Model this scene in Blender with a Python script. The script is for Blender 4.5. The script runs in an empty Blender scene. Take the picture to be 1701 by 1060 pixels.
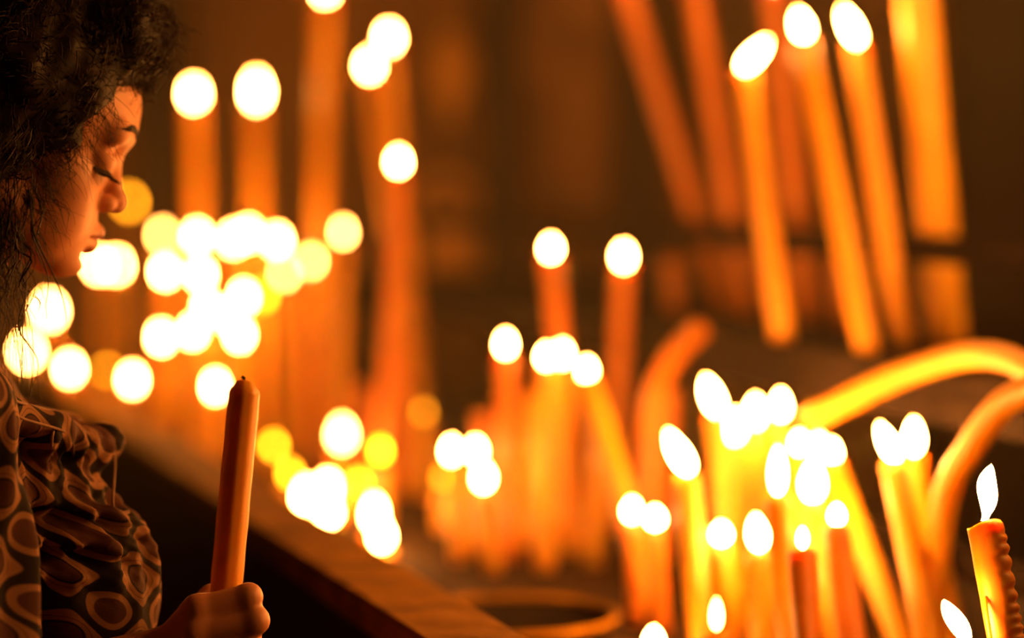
import bpy, bmesh, math, random
import numpy as np
import openvdb
from mathutils import Vector, Matrix

random.seed(7)
rng = np.random.default_rng(7)
SC = bpy.context.scene
COL = SC.collection

# ------------------------------------------------------------------ camera
FPX = 4016.0            # focal length in pixels of the 1701-wide frame (85 mm on 36 mm)
CAMZ, HORIZON = 1.36, 300.0
cam_d = bpy.data.cameras.new('camera')
cam_d.lens = 85.0
cam_d.sensor_width = 36.0
cam_d.shift_y = -(530.0 - HORIZON) / 1701.0
cam_d.clip_start = 0.05
cam_d.dof.use_dof = True
cam_d.dof.focus_distance = 1.83
cam_d.dof.aperture_fstop = 1.6
cam = bpy.data.objects.new('camera', cam_d)
cam.location = (0, 0, CAMZ)
cam.rotation_euler = (math.radians(90), 0, 0)
COL.objects.link(cam)
SC.camera = cam

# ------------------------------------------------------------------ world, exposure
world = bpy.data.worlds.new('dim_interior')
world.use_nodes = True
SC.world = world
bg = world.node_tree.nodes['Background']
bg.inputs[0].default_value = (1.0, 0.45, 0.14, 1)
bg.inputs[1].default_value = 0.012
SC.view_settings.view_transform = 'Standard'
SC.view_settings.look = 'None'
SC.view_settings.exposure = 0.0
SC.view_settings.gamma = 1.0
SC.view_settings.use_curve_mapping = False

SC.cycles.max_bounces = 6
SC.cycles.diffuse_bounces = 3
SC.cycles.glossy_bounces = 2
SC.cycles.transmission_bounces = 2

HAZE = 0.018
FLAME_L = 310.0


SC.cycles.use_light_tree = False


# ------------------------------------------------------------------ helpers
def px(x, y, D):
    """point at distance D whose place in the photograph was measured as (x, y)"""
    return Vector(((x - 850.5) / FPX * D, D, CAMZ - (y - HORIZON) / FPX * D))


def tag(o, label=None, cat=None, group=None, kind=None):
    if label: o['label'] = label
    if cat: o['category'] = cat
    if group: o['group'] = group
    if kind: o['kind'] = kind
    return o


def empty(name, loc):
    o = bpy.data.objects.new(name, None)
    o.location = loc
    o.empty_display_size = 0.02
    COL.objects.link(o)
    return o


def mesh_obj(name, verts, faces, mat, parent=None, smooth=True, matrix=None):
    me = bpy.data.meshes.new(name)
    me.from_pydata([tuple(v) for v in verts], [], [tuple(f) for f in faces])
    me.update()
    if smooth:
        me.polygons.foreach_set('use_smooth', [True] * len(me.polygons))
    if mat: me.materials.append(mat)
    o = bpy.data.objects.new(name, me)
    COL.objects.link(o)
    if parent is not None:
        o.parent = parent
        bpy_loc = parent.location
        o.matrix_parent_inverse = Matrix.Translation(bpy_loc).inverted()
    return o


def bm_obj(name, bm, mat, parent=None, smooth=False):
    me = bpy.data.meshes.new(name)
    bm.normal_update()
    bm.to_mesh(me)
    bm.free()
    if smooth:
        me.polygons.foreach_set('use_smooth', [True] * len(me.polygons))
    me.materials.append(mat)
    o = bpy.data.objects.new(name, me)
    COL.objects.link(o)
    if parent is not None:
        o.parent = parent
        o.matrix_parent_inverse = Matrix.Translation(parent.location).inverted()
    return o


def box_bm(bm, o, ax, ay, az, bevel=0.0):
    """box with corner o and edge vectors ax, ay, az"""
    o, ax, ay, az = Vector(o), Vector(ax), Vector(ay), Vector(az)
    v = [bm.verts.new(o + ax * i + ay * j + az * k) for i in (0, 1) for j in (0, 1) for k in (0, 1)]
    fs = []
    for q in ((0, 1, 3, 2), (4, 6, 7, 5), (0, 4, 5, 1), (2, 3, 7, 6), (0, 2, 6, 4), (1, 5, 7, 3)):
        fs.append(bm.faces.new([v[i] for i in q]))
    bmesh.ops.recalc_face_normals(bm, faces=fs)
    if bevel > 0:
        es = list({e for f in fs for e in f.edges})
        bmesh.ops.bevel(bm, geom=es, offset=bevel, segments=2, affect='EDGES')


def box(name, mat, parent, o, ax, ay, az, bevel=0.0):
    bm = bmesh.new()
    box_bm(bm, o, ax, ay, az, bevel)
    return bm_obj(name, bm, mat, parent)


def tube(path, radii, seg=12, cap=True):
    """swept tube: verts, faces"""
    path = [Vector(p) for p in path]
    n = len(path)
    V, F = [], []
    up = None
    for i, p in enumerate(path):
        t = (path[min(i + 1, n - 1)] - path[max(i - 1, 0)]).normalized()
        if up is None:
            up = Vector((0, 0, 1)) if abs(t.z) < 0.9 else Vector((1, 0, 0))
            a = t.cross(up).normalized()
        else:
            a = (a - t * a.dot(t)).normalized()
        b = t.cross(a)
        r = radii[i] if hasattr(radii, '__len__') else radii
        for k in range(seg):
            th = 2 * math.pi * k / seg
            V.append(p + (a * math.cos(th) + b * math.sin(th)) * r)
    for i in range(n - 1):
        for k in range(seg):
            k2 = (k + 1) % seg
            F.append((i * seg + k, i * seg + k2, (i + 1) * seg + k2, (i + 1) * seg + k))
    if cap:
        F.append(tuple(reversed(range(seg))))
        F.append(tuple(range((n - 1) * seg, n * seg)))
    return V, F


def lathe(profile, seg=32, centre=(0, 0, 0)):
    c = Vector(centre)
    V, F = [], []
    for r, z in profile:
        for k in range(seg):
            th = 2 * math.pi * k / seg
            V.append(c + Vector((r * math.cos(th), r * math.sin(th), z)))
    n = len(profile)
    for i in range(n - 1):
        for k in range(seg):
            k2 = (k + 1) % seg
            F.append((i * seg + k, i * seg + k2, (i + 1) * seg + k2, (i + 1) * seg + k))
    return V, F


# ------------------------------------------------------------------ materials
def new_mat(name):
    m = bpy.data.materials.new(name)
    m.use_nodes = True
    return m, m.node_tree.nodes, m.node_tree.links, m.node_tree.nodes['Principled BSDF']


def noisy(name, c1, c2, scale=8, rough=0.6, metal=0.0, bump=0.0, bscale=None, detail=4, spec=None):
    m, N, L, P = new_mat(name)
    tc = N.new('ShaderNodeTexCoord')
    nz = N.new('ShaderNodeTexNoise'); nz.inputs['Scale'].default_value = scale
    nz.inputs['Detail'].default_value = detail
    cr = N.new('ShaderNodeValToRGB')
    cr.color_ramp.elements[0].position = 0.32; cr.color_ramp.elements[0].color = (*c1, 1)
    cr.color_ramp.elements[1].position = 0.68; cr.color_ramp.elements[1].color = (*c2, 1)
    L.new(tc.outputs['Object'], nz.inputs['Vector'])
    L.new(nz.outputs[0], cr.inputs[0])
    L.new(cr.outputs[0], P.inputs['Base Color'])
    P.inputs['Roughness'].default_value = rough
    P.inputs['Metallic'].default_value = metal
    if spec is not None: P.inputs['Specular IOR Level'].default_value = spec
    if bump > 0:
        n2 = N.new('ShaderNodeTexNoise'); n2.inputs['Scale'].default_value = bscale or scale * 4
        bp = N.new('ShaderNodeBump'); bp.inputs['Strength'].default_value = bump
        bp.inputs['Distance'].default_value = 0.01
        L.new(tc.outputs['Object'], n2.inputs['Vector'])
        L.new(n2.outputs[0], bp.inputs['Height'])
        L.new(bp.outputs[0], P.inputs['Normal'])
    return m


def wax_mat(name, col, sss=0.5, scale=0.02):
    m, N, L, P = new_mat(name)
    tc = N.new('ShaderNodeTexCoord')
    nz = N.new('ShaderNodeTexNoise'); nz.inputs['Scale'].default_value = 18
    mx = N.new('ShaderNodeMixRGB'); mx.blend_type = 'MULTIPLY'; mx.inputs[0].default_value = 0.35
    mx.inputs[1].default_value = (*col, 1)
    L.new(tc.outputs['Object'], nz.inputs['Vector'])
    L.new(nz.outputs[0], mx.inputs[2])
    L.new(mx.outputs[0], P.inputs['Base Color'])
    P.inputs['Roughness'].default_value = 0.42
    P.inputs['Subsurface Weight'].default_value = sss
    P.inputs['Subsurface Radius'].default_value = (1.0, 0.42, 0.06)
    P.inputs['Subsurface Scale'].default_value = scale
    return m


M = {}
M['wax'] = wax_mat('honey_wax', (0.85, 0.38, 0.012))
M['wax_red'] = wax_mat('amber_wax', (0.66, 0.20, 0.006))
M['wax_pale'] = wax_mat('pale_wax', (0.82, 0.40, 0.012))
M['wax_deep'] = wax_mat('deep_honey_wax', (0.52, 0.20, 0.008))
M['wick'] = noisy('burnt_wick', (0.02, 0.012, 0.01), (0.05, 0.03, 0.02), 60, 0.9)
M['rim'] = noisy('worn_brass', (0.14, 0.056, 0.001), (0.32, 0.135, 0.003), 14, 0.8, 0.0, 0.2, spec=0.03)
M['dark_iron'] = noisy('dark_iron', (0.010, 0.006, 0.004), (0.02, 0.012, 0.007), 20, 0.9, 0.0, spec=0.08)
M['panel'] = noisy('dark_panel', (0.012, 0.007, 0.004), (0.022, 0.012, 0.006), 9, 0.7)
M['sand'] = noisy('waxy_sand', (0.018, 0.008, 0.002), (0.05, 0.022, 0.005), 30, 0.95, 0, 0.5, 120, spec=0.08)
M['wall'] = noisy('sooty_stone', (0.17, 0.085, 0.03), (0.34, 0.17, 0.06), 1.6, 0.9, 0, 0.4, 9)
M['floor'] = noisy('stone_floor', (0.06, 0.04, 0.025), (0.11, 0.075, 0.045), 3, 0.5)
M['ceiling'] = noisy('dark_ceiling', (0.05, 0.03, 0.018), (0.08, 0.05, 0.03), 2, 0.9)
M['gilt'] = noisy('gilt_wood', (0.75, 0.34, 0.05), (0.9, 0.45, 0.08), 10, 0.5, 0.15)
M['icon'] = noisy('icon_paint', (0.20, 0.09, 0.03), (0.62, 0.29, 0.08), 6, 0.6)
M['dark_wood'] = noisy('dark_wood', (0.03, 0.016, 0.008), (0.06, 0.032, 0.015), 5, 0.7)
M['cloth_brown'] = noisy('brown_cloth', (0.40, 0.2, 0.09), (0.6, 0.3, 0.14), 3, 0.9)
M['skin'] = wax_mat('skin', (0.66, 0.27, 0.115), 0.25, 0.006)
M['skin'].node_tree.nodes['Principled BSDF'].inputs['Roughness'].default_value = 0.5
M['lip'] = noisy('lip_skin', (0.40, 0.13, 0.09), (0.45, 0.16, 0.11), 30, 0.4)
M['hair'] = noisy('dark_hair', (0.010, 0.005, 0.003), (0.024, 0.011, 0.006), 40, 0.55, spec=0.22)
M['skirt'] = noisy('dark_skirt', (0.012, 0.009, 0.008), (0.022, 0.016, 0.013), 12, 0.9)
M['shoe'] = noisy('black_leather', (0.01, 0.009, 0.008), (0.02, 0.017, 0.015), 20, 0.4)


def flame_mat(name, strength, tint=1.0):
    m = bpy.data.materials.new(name)
    m.use_nodes = True
    N, L = m.node_tree.nodes, m.node_tree.links
    N.clear()
    out = N.new('ShaderNodeOutputMaterial')
    em = N.new('ShaderNodeEmission')
    at = N.new('ShaderNodeAttribute'); at.attribute_name = 'height'
    cr = N.new('ShaderNodeValToRGB')
    e = cr.color_ramp.elements
    e[0].position = 0.0; e[0].color = (0.30, 0.12, 0.05, 1)
    e[1].position = 1.0; e[1].color = (0.85, 0.25, 0.03, 1)
    k = e.new(0.12); k.color = (0.85, 0.32, 0.06, 1)
    k = e.new(0.35); k.color = (1.0, 0.37, 0.070, 1)
    k = e.new(0.75); k.color = (1.0, 0.35, 0.060, 1)
    L.new(at.outputs['Fac'], cr.inputs[0])
    L.new(cr.outputs[0], em.inputs[0])
    em.inputs[1].default_value = FLAME_L * strength
    if tint != 1.0:
        for q in e: q.color = (q.color[0], q.color[1] * tint, q.color[2] * 0.12, 1)
    L.new(em.outputs[0], out.inputs[0])
    return m


M['flame'] = flame_mat('candle_flame', 1.0)
M['flame_pale'] = flame_mat('low_flame', 0.30)
M['flame_amber'] = flame_mat('guttering_flame', 0.13, 0.92)
M['flame_faint'] = flame_mat('dying_flame', 0.035, 0.8)

# ------------------------------------------------------------------ the candle table frame of reference
P0 = Vector((-0.073, 1.95, 0))
UU = Vector((-0.304, 0.953, 0)).normalized()     # along the front edge, away from the camera
NN = Vector((UU.y, -UU.x, 0))                    # across the table, away from the woman
Z_RIM, Z_BED, Z_SHELF = 0.991, 0.891, 1.165


def tp(s, n, z):
    return P0 + UU * s + NN * n + Vector((0, 0, z))


def sn(p):
    d = Vector((p[0], p[1], 0)) - P0
    return d.dot(UU), d.dot(NN)


# ------------------------------------------------------------------ the room
def struct(name, bm, mat, smooth=False):
    return tag(bm_obj(name, bm, mat, None, smooth), kind='structure')


bm = bmesh.new(); box_bm(bm, (-3.6, -2.0, -0.1), (7.2, 0, 0), (0, 9.0, 0), (0, 0, 0.1)); struct('floor', bm, M['floor'])
bm = bmesh.new(); box_bm(bm, (-3.6, -2.0, 4.6), (7.2, 0, 0), (0, 9.0, 0), (0, 0, 0.1)); struct('ceiling', bm, M['ceiling'])
bm = bmesh.new(); box_bm(bm, (-3.6, 5.75, 0), (7.2, 0, 0), (0, 0.2, 0), (0, 0, 4.6)); struct('wall_back', bm, M['wall'])
bm = bmesh.new(); box_bm(bm, (-3.8, -2.0, 0), (0.2, 0, 0), (0, 9.0, 0), (0, 0, 4.6)); struct('wall_left', bm, M['wall'])
bm = bmesh.new(); box_bm(bm, (3.6, -2.0, 0), (0.2, 0, 0), (0, 9.0, 0), (0, 0, 4.6)); struct('wall_right', bm, M['wall'])


def pilaster(n, x0, x1, y0, mat):
    bm = bmesh.new()
    box_bm(bm, (x0, y0, 0), (x1 - x0, 0, 0), (0, 5.748 - y0, 0), (0, 0, 4.59), 0.02)
    struct('trim_%d' % n, bm, mat)


def bgx(x, D): return (x - 850.5) / FPX * D
def bgz(y, D): return CAMZ - (y - HORIZON) / FPX * D


pilaster(1, bgx(805, 5.55), bgx(858, 5.55), 5.52, M['dark_wood'])
pilaster(2, bgx(1020, 5.55), bgx(1105, 5.55), 5.52, M['dark_wood'])
pilaster(3, bgx(1590, 5.55), bgx(1800, 5.55), 5.52, M['dark_wood'])
pilaster(4, bgx(225, 5.55), bgx(300, 5.55), 5.52, M['dark_wood'])


def arch_outline(w, h, n=16):
    pts = [(-w / 2, 0), (w / 2, 0)]
    for i in range(n + 1):
        a = math.pi * i / n
        pts.append((w / 2 * math.cos(a), h - w / 2 + w / 2 * math.sin(a)))
    return pts


def arched_icon(name, cx, zb, w, h, y, fw, label, cat, m_frame, m_paint):
    """arched picture: a moulded frame around a painted panel, hung on the back wall"""
    root = empty(name, (cx, y, zb))
    out, inn = arch_outline(w, h), arch_outline(w - 2 * fw, h - 2 * fw)
    V, F = [], []
    n = len(out)
    for ring, dy, dz in ((out, 0, 0), (out, -0.035, 0), (inn, -0.045, fw), (inn, 0, fw)):
        for (a, b) in ring: V.append((cx + a, y + dy, zb + b + dz))
    for r in range(3):
        for i in range(n):
            j = (i + 1) % n
            F.append((r * n + i, r * n + j, (r + 1) * n + j, (r + 1) * n + i))
    mesh_obj('frame', V, F, m_frame, root, smooth=False)
    V = [(cx + a, y - 0.012, zb + b + fw) for a, b in inn] + [(cx + a, y, zb + b + fw) for a, b in inn]
    F = [tuple(range(n)), tuple(reversed(range(n, 2 * n)))]
    mesh_obj('painted_panel', V, F, m_paint, root, smooth=False)
    # a haloed bust, the dim subject of the panel
    hz = zb + h * 0.60
    hv, hf = lathe([(0.0, 0.006), (w * 0.17, 0.006), (w * 0.19, 0.0)], 24)
    hv = [Vector((cx + v.x, y - 0.014 - v.z, hz + v.y)) for v in hv]
    mesh_obj('halo', hv, hf, m_frame, root)
    pts = [(-0.30, 0.10), (0.30, 0.10), (0.27, 0.30), (0.12, 0.42), (-0.12, 0.42), (-0.27, 0.30)]
    V = [(cx + a * w, y - 0.016, zb + b * h) for a, b in pts] + [(cx + a * w, y - 0.008, zb + b * h) for a, b in pts]
    k = len(pts)
    F = [tuple(range(k)), tuple(reversed(range(k, 2 * k)))] + [(i, (i + 1) % k, k + (i + 1) % k, k + i) for i in range(k)]
    mesh_obj('robe', V, F, m_frame, root, smooth=False)
    tag(root, label, cat)
    return root


arched_icon('arched_icon', bgx(742, 5.74), bgz(450, 5.74), 0.165, 0.235, 5.747, 0.026,
            'small arched gilt picture on the sooty wall beyond the tall candles', 'picture', M['gilt'], M['icon'])
arched_icon('tall_icon', bgx(945, 5.74), bgz(345, 5.74), 0.225, 0.58, 5.747, 0.018,
            'tall arched brown picture between two dark pilasters on far wall', 'picture', M['cloth_brown'], M['icon'])

# hanging brass lamp against the wall
lx, lz = bgx(752, 5.55), bgz(118, 5.55)
root = empty('hanging_lamp', (lx, 5.55, lz - 0.12))
tag(root, 'unlit gilt hanging lamp high before the sooty wall', 'lamp')
v, f = lathe([(0.002, -0.12), (0.018, -0.11), (0.022, -0.10), (0.014, -0.085), (0.045, -0.05), (0.058, 0.0), (0.05, 0.045), (0.03, 0.075),
              (0.036, 0.09), (0.03, 0.092), (0.0, 0.09)], 28, (lx, 5.55, lz))
mesh_obj('bowl', v, f, M['gilt'], root)
for k in range(3):
    a = 2 * math.pi * k / 3 + 0.4
    v, f = tube([(lx + 0.034 * math.cos(a), 5.55 + 0.034 * math.sin(a), lz + 0.09), (lx, 5.55, lz + 0.42)], 0.0025, 6)
    mesh_obj('chain', v, f, M['gilt'], root)
v, f = tube([(lx, 5.55, lz + 0.42), (lx, 5.55, 4.6)], 0.003, 6)
mesh_obj('chain', v, f, M['gilt'], root)

# ------------------------------------------------------------------ candle table
S0, S1 = -0.85, 3.75
RIMW, BEDN = 0.085, 0.64
T = empty('candle_table', tp(1.2, 0.3, 0))
tag(T, 'long dark candle table with worn brass rim and sunken sand bed', 'table')


def slab(name, s0, s1, n0, n1, z0, z1, mat, parent, bevel=0.004):
    return box(name, mat, parent, tp(s0, n0, z0), UU * (s1 - s0), NN * (n1 - n0), Vector((0, 0, z1 - z0)), bevel)


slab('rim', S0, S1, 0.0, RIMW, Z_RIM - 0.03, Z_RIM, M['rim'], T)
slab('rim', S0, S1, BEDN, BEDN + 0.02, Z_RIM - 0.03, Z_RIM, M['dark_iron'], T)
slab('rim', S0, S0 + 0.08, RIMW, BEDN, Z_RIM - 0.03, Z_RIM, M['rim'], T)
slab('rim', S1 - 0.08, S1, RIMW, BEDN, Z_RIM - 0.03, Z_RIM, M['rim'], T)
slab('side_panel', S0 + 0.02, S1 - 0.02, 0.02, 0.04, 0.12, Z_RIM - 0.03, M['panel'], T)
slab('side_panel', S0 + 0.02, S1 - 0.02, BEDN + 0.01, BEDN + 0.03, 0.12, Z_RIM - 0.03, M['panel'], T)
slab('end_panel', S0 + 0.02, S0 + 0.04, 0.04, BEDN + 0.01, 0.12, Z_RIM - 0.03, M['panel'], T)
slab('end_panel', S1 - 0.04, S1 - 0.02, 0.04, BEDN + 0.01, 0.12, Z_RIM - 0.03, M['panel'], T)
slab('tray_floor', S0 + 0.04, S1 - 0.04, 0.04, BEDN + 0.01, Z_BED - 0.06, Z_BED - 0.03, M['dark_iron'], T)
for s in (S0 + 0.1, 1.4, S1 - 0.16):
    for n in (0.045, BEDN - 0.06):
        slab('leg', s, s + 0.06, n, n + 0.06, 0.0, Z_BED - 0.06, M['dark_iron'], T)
# sand bed: a gently lumpy skin (always just below the nominal bed height)
V, F = [], []
ns, nn = 150, 20
for i in range(ns + 1):
    for j in range(nn + 1):
        s = S0 + 0.045 + (S1 - S0 - 0.09) * i / ns
        n = 0.042 + (BEDN + 0.008 - 0.042) * j / nn
        z = Z_BED - 0.004 + 0.003 * math.sin(s * 31 + n * 17) * math.sin(n * 43 - s * 11)
        V.append(tp(s, n, z))
for i in range(ns):
    for j in range(nn):
        a = i * (nn + 1) + j
        F.append((a, a + nn + 1, a + nn + 2, a + 1))
mesh_obj('sand_bed', V, F, M['sand'], T)

# shallow round dish set in the sand by the rim
dpos = tp(0.44, 0.215, Z_BED)
DR = empty('drip_dish', dpos)
tag(DR, 'shallow round brass dish lying in the sand bed beside the rim', 'dish')
v, f = lathe([(0.0, 0.004), (0.085, 0.004), (0.104, 0.028), (0.108, 0.030), (0.110, 0.026), (0.090, 0.0), (0.0, 0.0)], 48, dpos)
mesh_obj('bowl', v, f, M['dark_iron'], DR)
v, f = tube([dpos + Vector((0.108 * math.cos(a), 0.108 * math.sin(a), 0.031)) for a in [2 * math.pi * i / 48 for i in range(49)]], 0.004, 8, False)
mesh_obj('rolled_edge', v, f, M['rim'], DR)

# ------------------------------------------------------------------ raised rack behind the table
RK = empty('candle_rack', tp(1.0, 0.9, 0))
tag(RK, 'dark iron rack with a raised shelf and rail behind the candle table', 'rack')
slab('shelf', -0.7, 3.0, 0.665, 1.16, Z_SHELF - 0.025, Z_SHELF, M['dark_iron'], RK)
slab('front_bar', -0.7, 3.0, 0.665, 0.685, Z_SHELF - 0.06, Z_SHELF - 0.025, M['dark_iron'], RK)
slab('rail', -0.7, 3.0, 0.812, 0.828, 1.262, 1.295, M['dark_iron'], RK)
for s in (-0.68, 0.8, 1.9, 2.96):
    slab('rail_post', s, s + 0.016, 0.812, 0.828, Z_SHELF, 1.262, M['dark_iron'], RK, 0.002)
for s in (-0.68, 1.3, 2.95):
    for n in (0.69, 1.12):
        slab('leg', s, s + 0.03, n, n + 0.03, 0, Z_SHELF - 0.025, M['dark_iron'], RK, 0.003)
slab('lower_shelf', -0.7, 3.0, 0.70, 1.14, 0.55, 0.575, M['dark_iron'], RK)

# ------------------------------------------------------------------ candles
CANDLES = []


def bez(p0, p1, p2, p3, n):
    out = []
    for i in range(n + 1):
        t = i / n
        a = (1 - t)
        out.append(p0 * a ** 3 + p1 * 3 * a * a * t + p2 * 3 * a * t * t + p3 * t ** 3)
    return out


def candle_body(path, r, rough_amt, seed, drip=0.0, seg=20, drip_dir=None):
    """hand-dipped wax column along path with an uneven melted crater at its top"""
    rs = random.Random(seed)
    n = len(path)
    V, F = [], []
    ph = [rs.uniform(0, 6.28) for _ in range(6)]
    if drip_dir is not None: ph[4] = drip_dir
    a = None
    frames = []
    for i, p in enumerate(path):
        t = (path[min(i + 1, n - 1)] - path[max(i - 1, 0)]).normalized()
        if a is None:
            a = t.cross(Vector((0, 1, 0))).normalized()
        else:
            a = (a - t * a.dot(t)).normalized()
        frames.append((p, t, a.copy(), t.cross(a)))

    def ring(p, a, b, rf, off):
        for k in range(seg):
            th = 2 * math.pi * k / seg
            V.append(p + (a * math.cos(th) + b * math.sin(th)) * rf(th) + off(th))
    zero = lambda th: Vector((0, 0, 0))
    L = sum((path[i + 1] - path[i]).length for i in range(n - 1))
    acc = 0
    for i, (p, t, a_, b_) in enumerate(frames):
        if i: acc += (path[i] - path[i - 1]).length
        u = acc / L
        top = max(0.0, 1 - (L - acc) / 0.02)

        def rf(th, u=u, acc=acc, top=top):
            q = 1 + rough_amt * (math.sin(acc * 60 + ph[0] + 1.3 * math.sin(th + ph[1])) * 0.5 + math.sin(acc * 150 + ph[2] + th) * 0.3
                                 + math.sin(2 * th + ph[3] + acc * 25) * 0.5)
            if drip > 0:
                w = max(0.0, math.cos(th - ph[4])) ** 3 * abs(math.sin(acc * 330 + ph[5] + 1.2 * math.sin(acc * 90)))
                w += 0.6 * max(0.0, math.cos(th - ph[4] - 2.1)) ** 6 * (0.5 + 0.5 * math.sin(acc * 300))
                q += drip * w * min(1.0, (1 - u) * 14)
            return r * q * (1 - 0.03 * u) * (1 + 0.04 * top)
        ring(p, a_, b_, rf, zero)
    p, t, a_, b_ = frames[-1]
    lip = [0.10 * r * rs.uniform(-1, 1) for _ in range(3)]
    h = lambda th: t * (lip[0] * math.cos(th + ph[1]) * 2 + lip[1] * math.cos(2 * th))
    ring(p + t * r * 0.10, a_, b_, lambda th: r * 0.94, h)
    ring(p + t * r * 0.06, a_, b_, lambda th: r * 0.78, h)
    ring(p - t * r * 0.12, a_, b_, lambda th: r * 0.45, zero)
    ring(p - t * r * 0.16, a_, b_, lambda th: r * 0.10, zero)
    m = n + 4
    for i in range(m - 1):
        for k in range(seg):
            k2 = (k + 1) % seg
            F.append((i * seg + k, i * seg + k2, (i + 1) * seg + k2, (i + 1) * seg + k))
    F.append(tuple(reversed(range(seg))))
    F.append(tuple(range((m - 1) * seg, m * seg)))
    return V, F


def flame_mesh(base, h, w, lean, curl, parent, seg=10, rings=8, mat='flame'):
    """teardrop flame; lean and curl shift the tip and the waist sideways"""
    V, F, H = [], [], []
    for i in range(rings + 1):
        u = i / rings
        prof = (math.sin(math.pi * min(1, u ** (1.12 if seg > 12 else 0.85))) ** 0.68) if 0 < u < 1 else 0.0
        prof = prof * (1 - 0.14 * u) * 1.04 if seg <= 12 else max(prof, 0.35 * (u < 0.2))
        rr = max(0.02, prof) * w / 2
        c = base + Vector((lean.x * u ** 1.2, lean.y * u ** 1.2, h * u)) + Vector((curl * math.sin(2 * math.pi * u), 0, 0))
        for k in range(seg):
            th = 2 * math.pi * k / seg
            V.append(c + Vector((rr * math.cos(th), rr * math.sin(th), 0)))
            H.append(u)
    for i in range(rings):
        for k in range(seg):
            k2 = (k + 1) % seg
            F.append((i * seg + k, i * seg + k2, (i + 1) * seg + k2, (i + 1) * seg + k))
    F.append(tuple(reversed(range(seg))))
    F.append(tuple(range(rings * seg, (rings + 1) * seg)))
    o = mesh_obj('flame', V, F, M[mat], parent)
    at = o.data.attributes.new('height', 'FLOAT', 'POINT')
    at.data.foreach_set('value', H)
    return o


SUP = {'bed': Z_BED, 'rim': Z_RIM, 'shelf': Z_SHELF}


def candle(name, fl, base, sup, r, fsize, label, group=None, lean=0.0, curl=0.0, mat='wax', bow=0.0, drip=0.0, rough=0.03,
           lit=True, seg=20, rings=None, cat='candle', glow='flame', drip_dir=None):
    """fl: (x, y, D) centre of the flame (or the top of an unlit candle); base: (x, D) of the foot on its support"""
    h, w = fsize
    fc = px(*fl)
    lean_v = Vector((lean * h, 0, 0))
    top = fc - (Vector((lean_v.x * 0.45, 0, h * 0.5 + 0.004)) if lit else Vector((0, 0, 0)))
    bp = Vector(((base[0] - 850.5) / FPX * base[1], base[1], SUP[sup]))
    axis = top - bp
    Lg = axis.length
    side = axis.cross(Vector((0, 1, 0))).normalized()
    up0 = (axis.normalized() * 0.6 + Vector((0, 0, 1)) * 0.4).normalized()
    n = rings or max(6, min(46, int(Lg / 0.014)))
    path = bez(bp, bp + axis / 3 + side * bow, bp + axis * 2 / 3 + side * bow, top, n)
    root = empty(name, bp)
    sd = len(CANDLES) * 13 + 5
    V, F = candle_body(path, r, rough, sd, drip, seg, drip_dir)
    # flatten the foot on its support
    for i in range(seg):
        V[i] = Vector((V[i].x, V[i].y, bp.z))
    mesh_obj('wax_body', V, F, M[mat], root)
    t = (path[-1] - path[-2]).normalized()
    wt = top + t * 0.002 + Vector((0, 0, 0.010 if lit else 0.007))
    V, F = tube([path[-1] - t * r * 0.2, top + t * 0.004, wt + Vector((lean * 0.002, 0, 0))], 0.0011, 6)
    mesh_obj('wick', V, F, M['wick'], root)
    if lit:
        flame_mesh(fc - Vector((lean_v.x * 0.5, 0, h * 0.5)), h, w, lean_v, curl, root, *((18, 18) if seg > 20 else (10, 8)), glow)
    tag(root, label, cat, group)
    CANDLES.append(root)
    return root


def smooth_path(P, k=8):
    out = []
    for i in range(len(P) - 1):
        p0, p1, p2, p3 = P[max(i - 1, 0)], P[i], P[i + 1], P[min(i + 2, len(P) - 1)]
        for j in range(k):
            t = j / k
            out.append(0.5 * ((2 * p1) + (p2 - p0) * t + (2 * p0 - 5 * p1 + 4 * p2 - p3) * t * t + (3 * p1 - p0 - 3 * p2 + p3) * t ** 3))
    return out + [P[-1]]


def std(x, y, D, label, r=0.0100, fs=(0.026, 0.0130), bx=None, bD=None, sup='bed', group='lit tapers of the far cluster', name='taper_candle', **kw):
    return candle(name, (x, y, D), (x if bx is None else bx, D if bD is None else bD), sup, r, fs, label, group, **kw)


DIM = (0.024, 0.012)
MIDF = (0.024, 0.012)
# --- far cluster at the left end of the table
std(270, 390, 4.36, 'far lit taper with dim yellow flame, leftmost of the cluster\'s top row', fs=DIM, glow='flame_pale')
std(328, 393, 4.28, 'far lit taper under the shorter of two tall left tapers', bx=335)
std(388, 397, 4.34, 'far lit taper in the cluster\'s top row, third from its left end', bx=380)
std(412, 388, 4.22, 'far lit taper in the top row under the tall elongated flame', bx=420)
std(460, 400, 4.20, 'far lit taper at the right end of the cluster\'s white top row', bx=470)
std(570, 385, 3.70, 'lone far taper with pale yellow flame right of the cluster', fs=DIM, bx=560, glow='flame_pale')
std(517, 433, 4.10, 'far taper with pale yellow flame below and left of the lone one', fs=MIDF, bx=505, glow='flame_pale')
std(473, 453, 4.14, 'far taper with deep yellow flame touching a paler one', fs=DIM, bx=480, glow='flame_pale')
std(275, 450, 4.12, 'far lit taper, leftmost white flame of the cluster\'s second row', bx=290)
std(333, 455, 4.07, 'far lit taper in the cluster\'s second row, just right of the first', bx=345)
std(405, 493, 3.98, 'far lit taper topping the white heap at the cluster\'s centre', bx=398)
std(437, 490, 4.06, 'far taper with small amber flame half behind the white heap', fs=DIM, bx=440, glow='flame_amber')
std(345, 510, 3.96, 'far lit taper on the upper left of the white heap', bx=340)
std(378, 525, 3.90, 'far lit taper in the very middle of the white heap', bx=375)
std(268, 560, 3.93, 'far lit taper, leftmost flame of the cluster\'s third row', bx=262)
std(320, 550, 3.88, 'far lit taper in the third row, second from its left end', bx=325)
std(398, 555, 3.83, 'far lit taper at the right end of the cluster\'s third row', bx=405)
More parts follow.
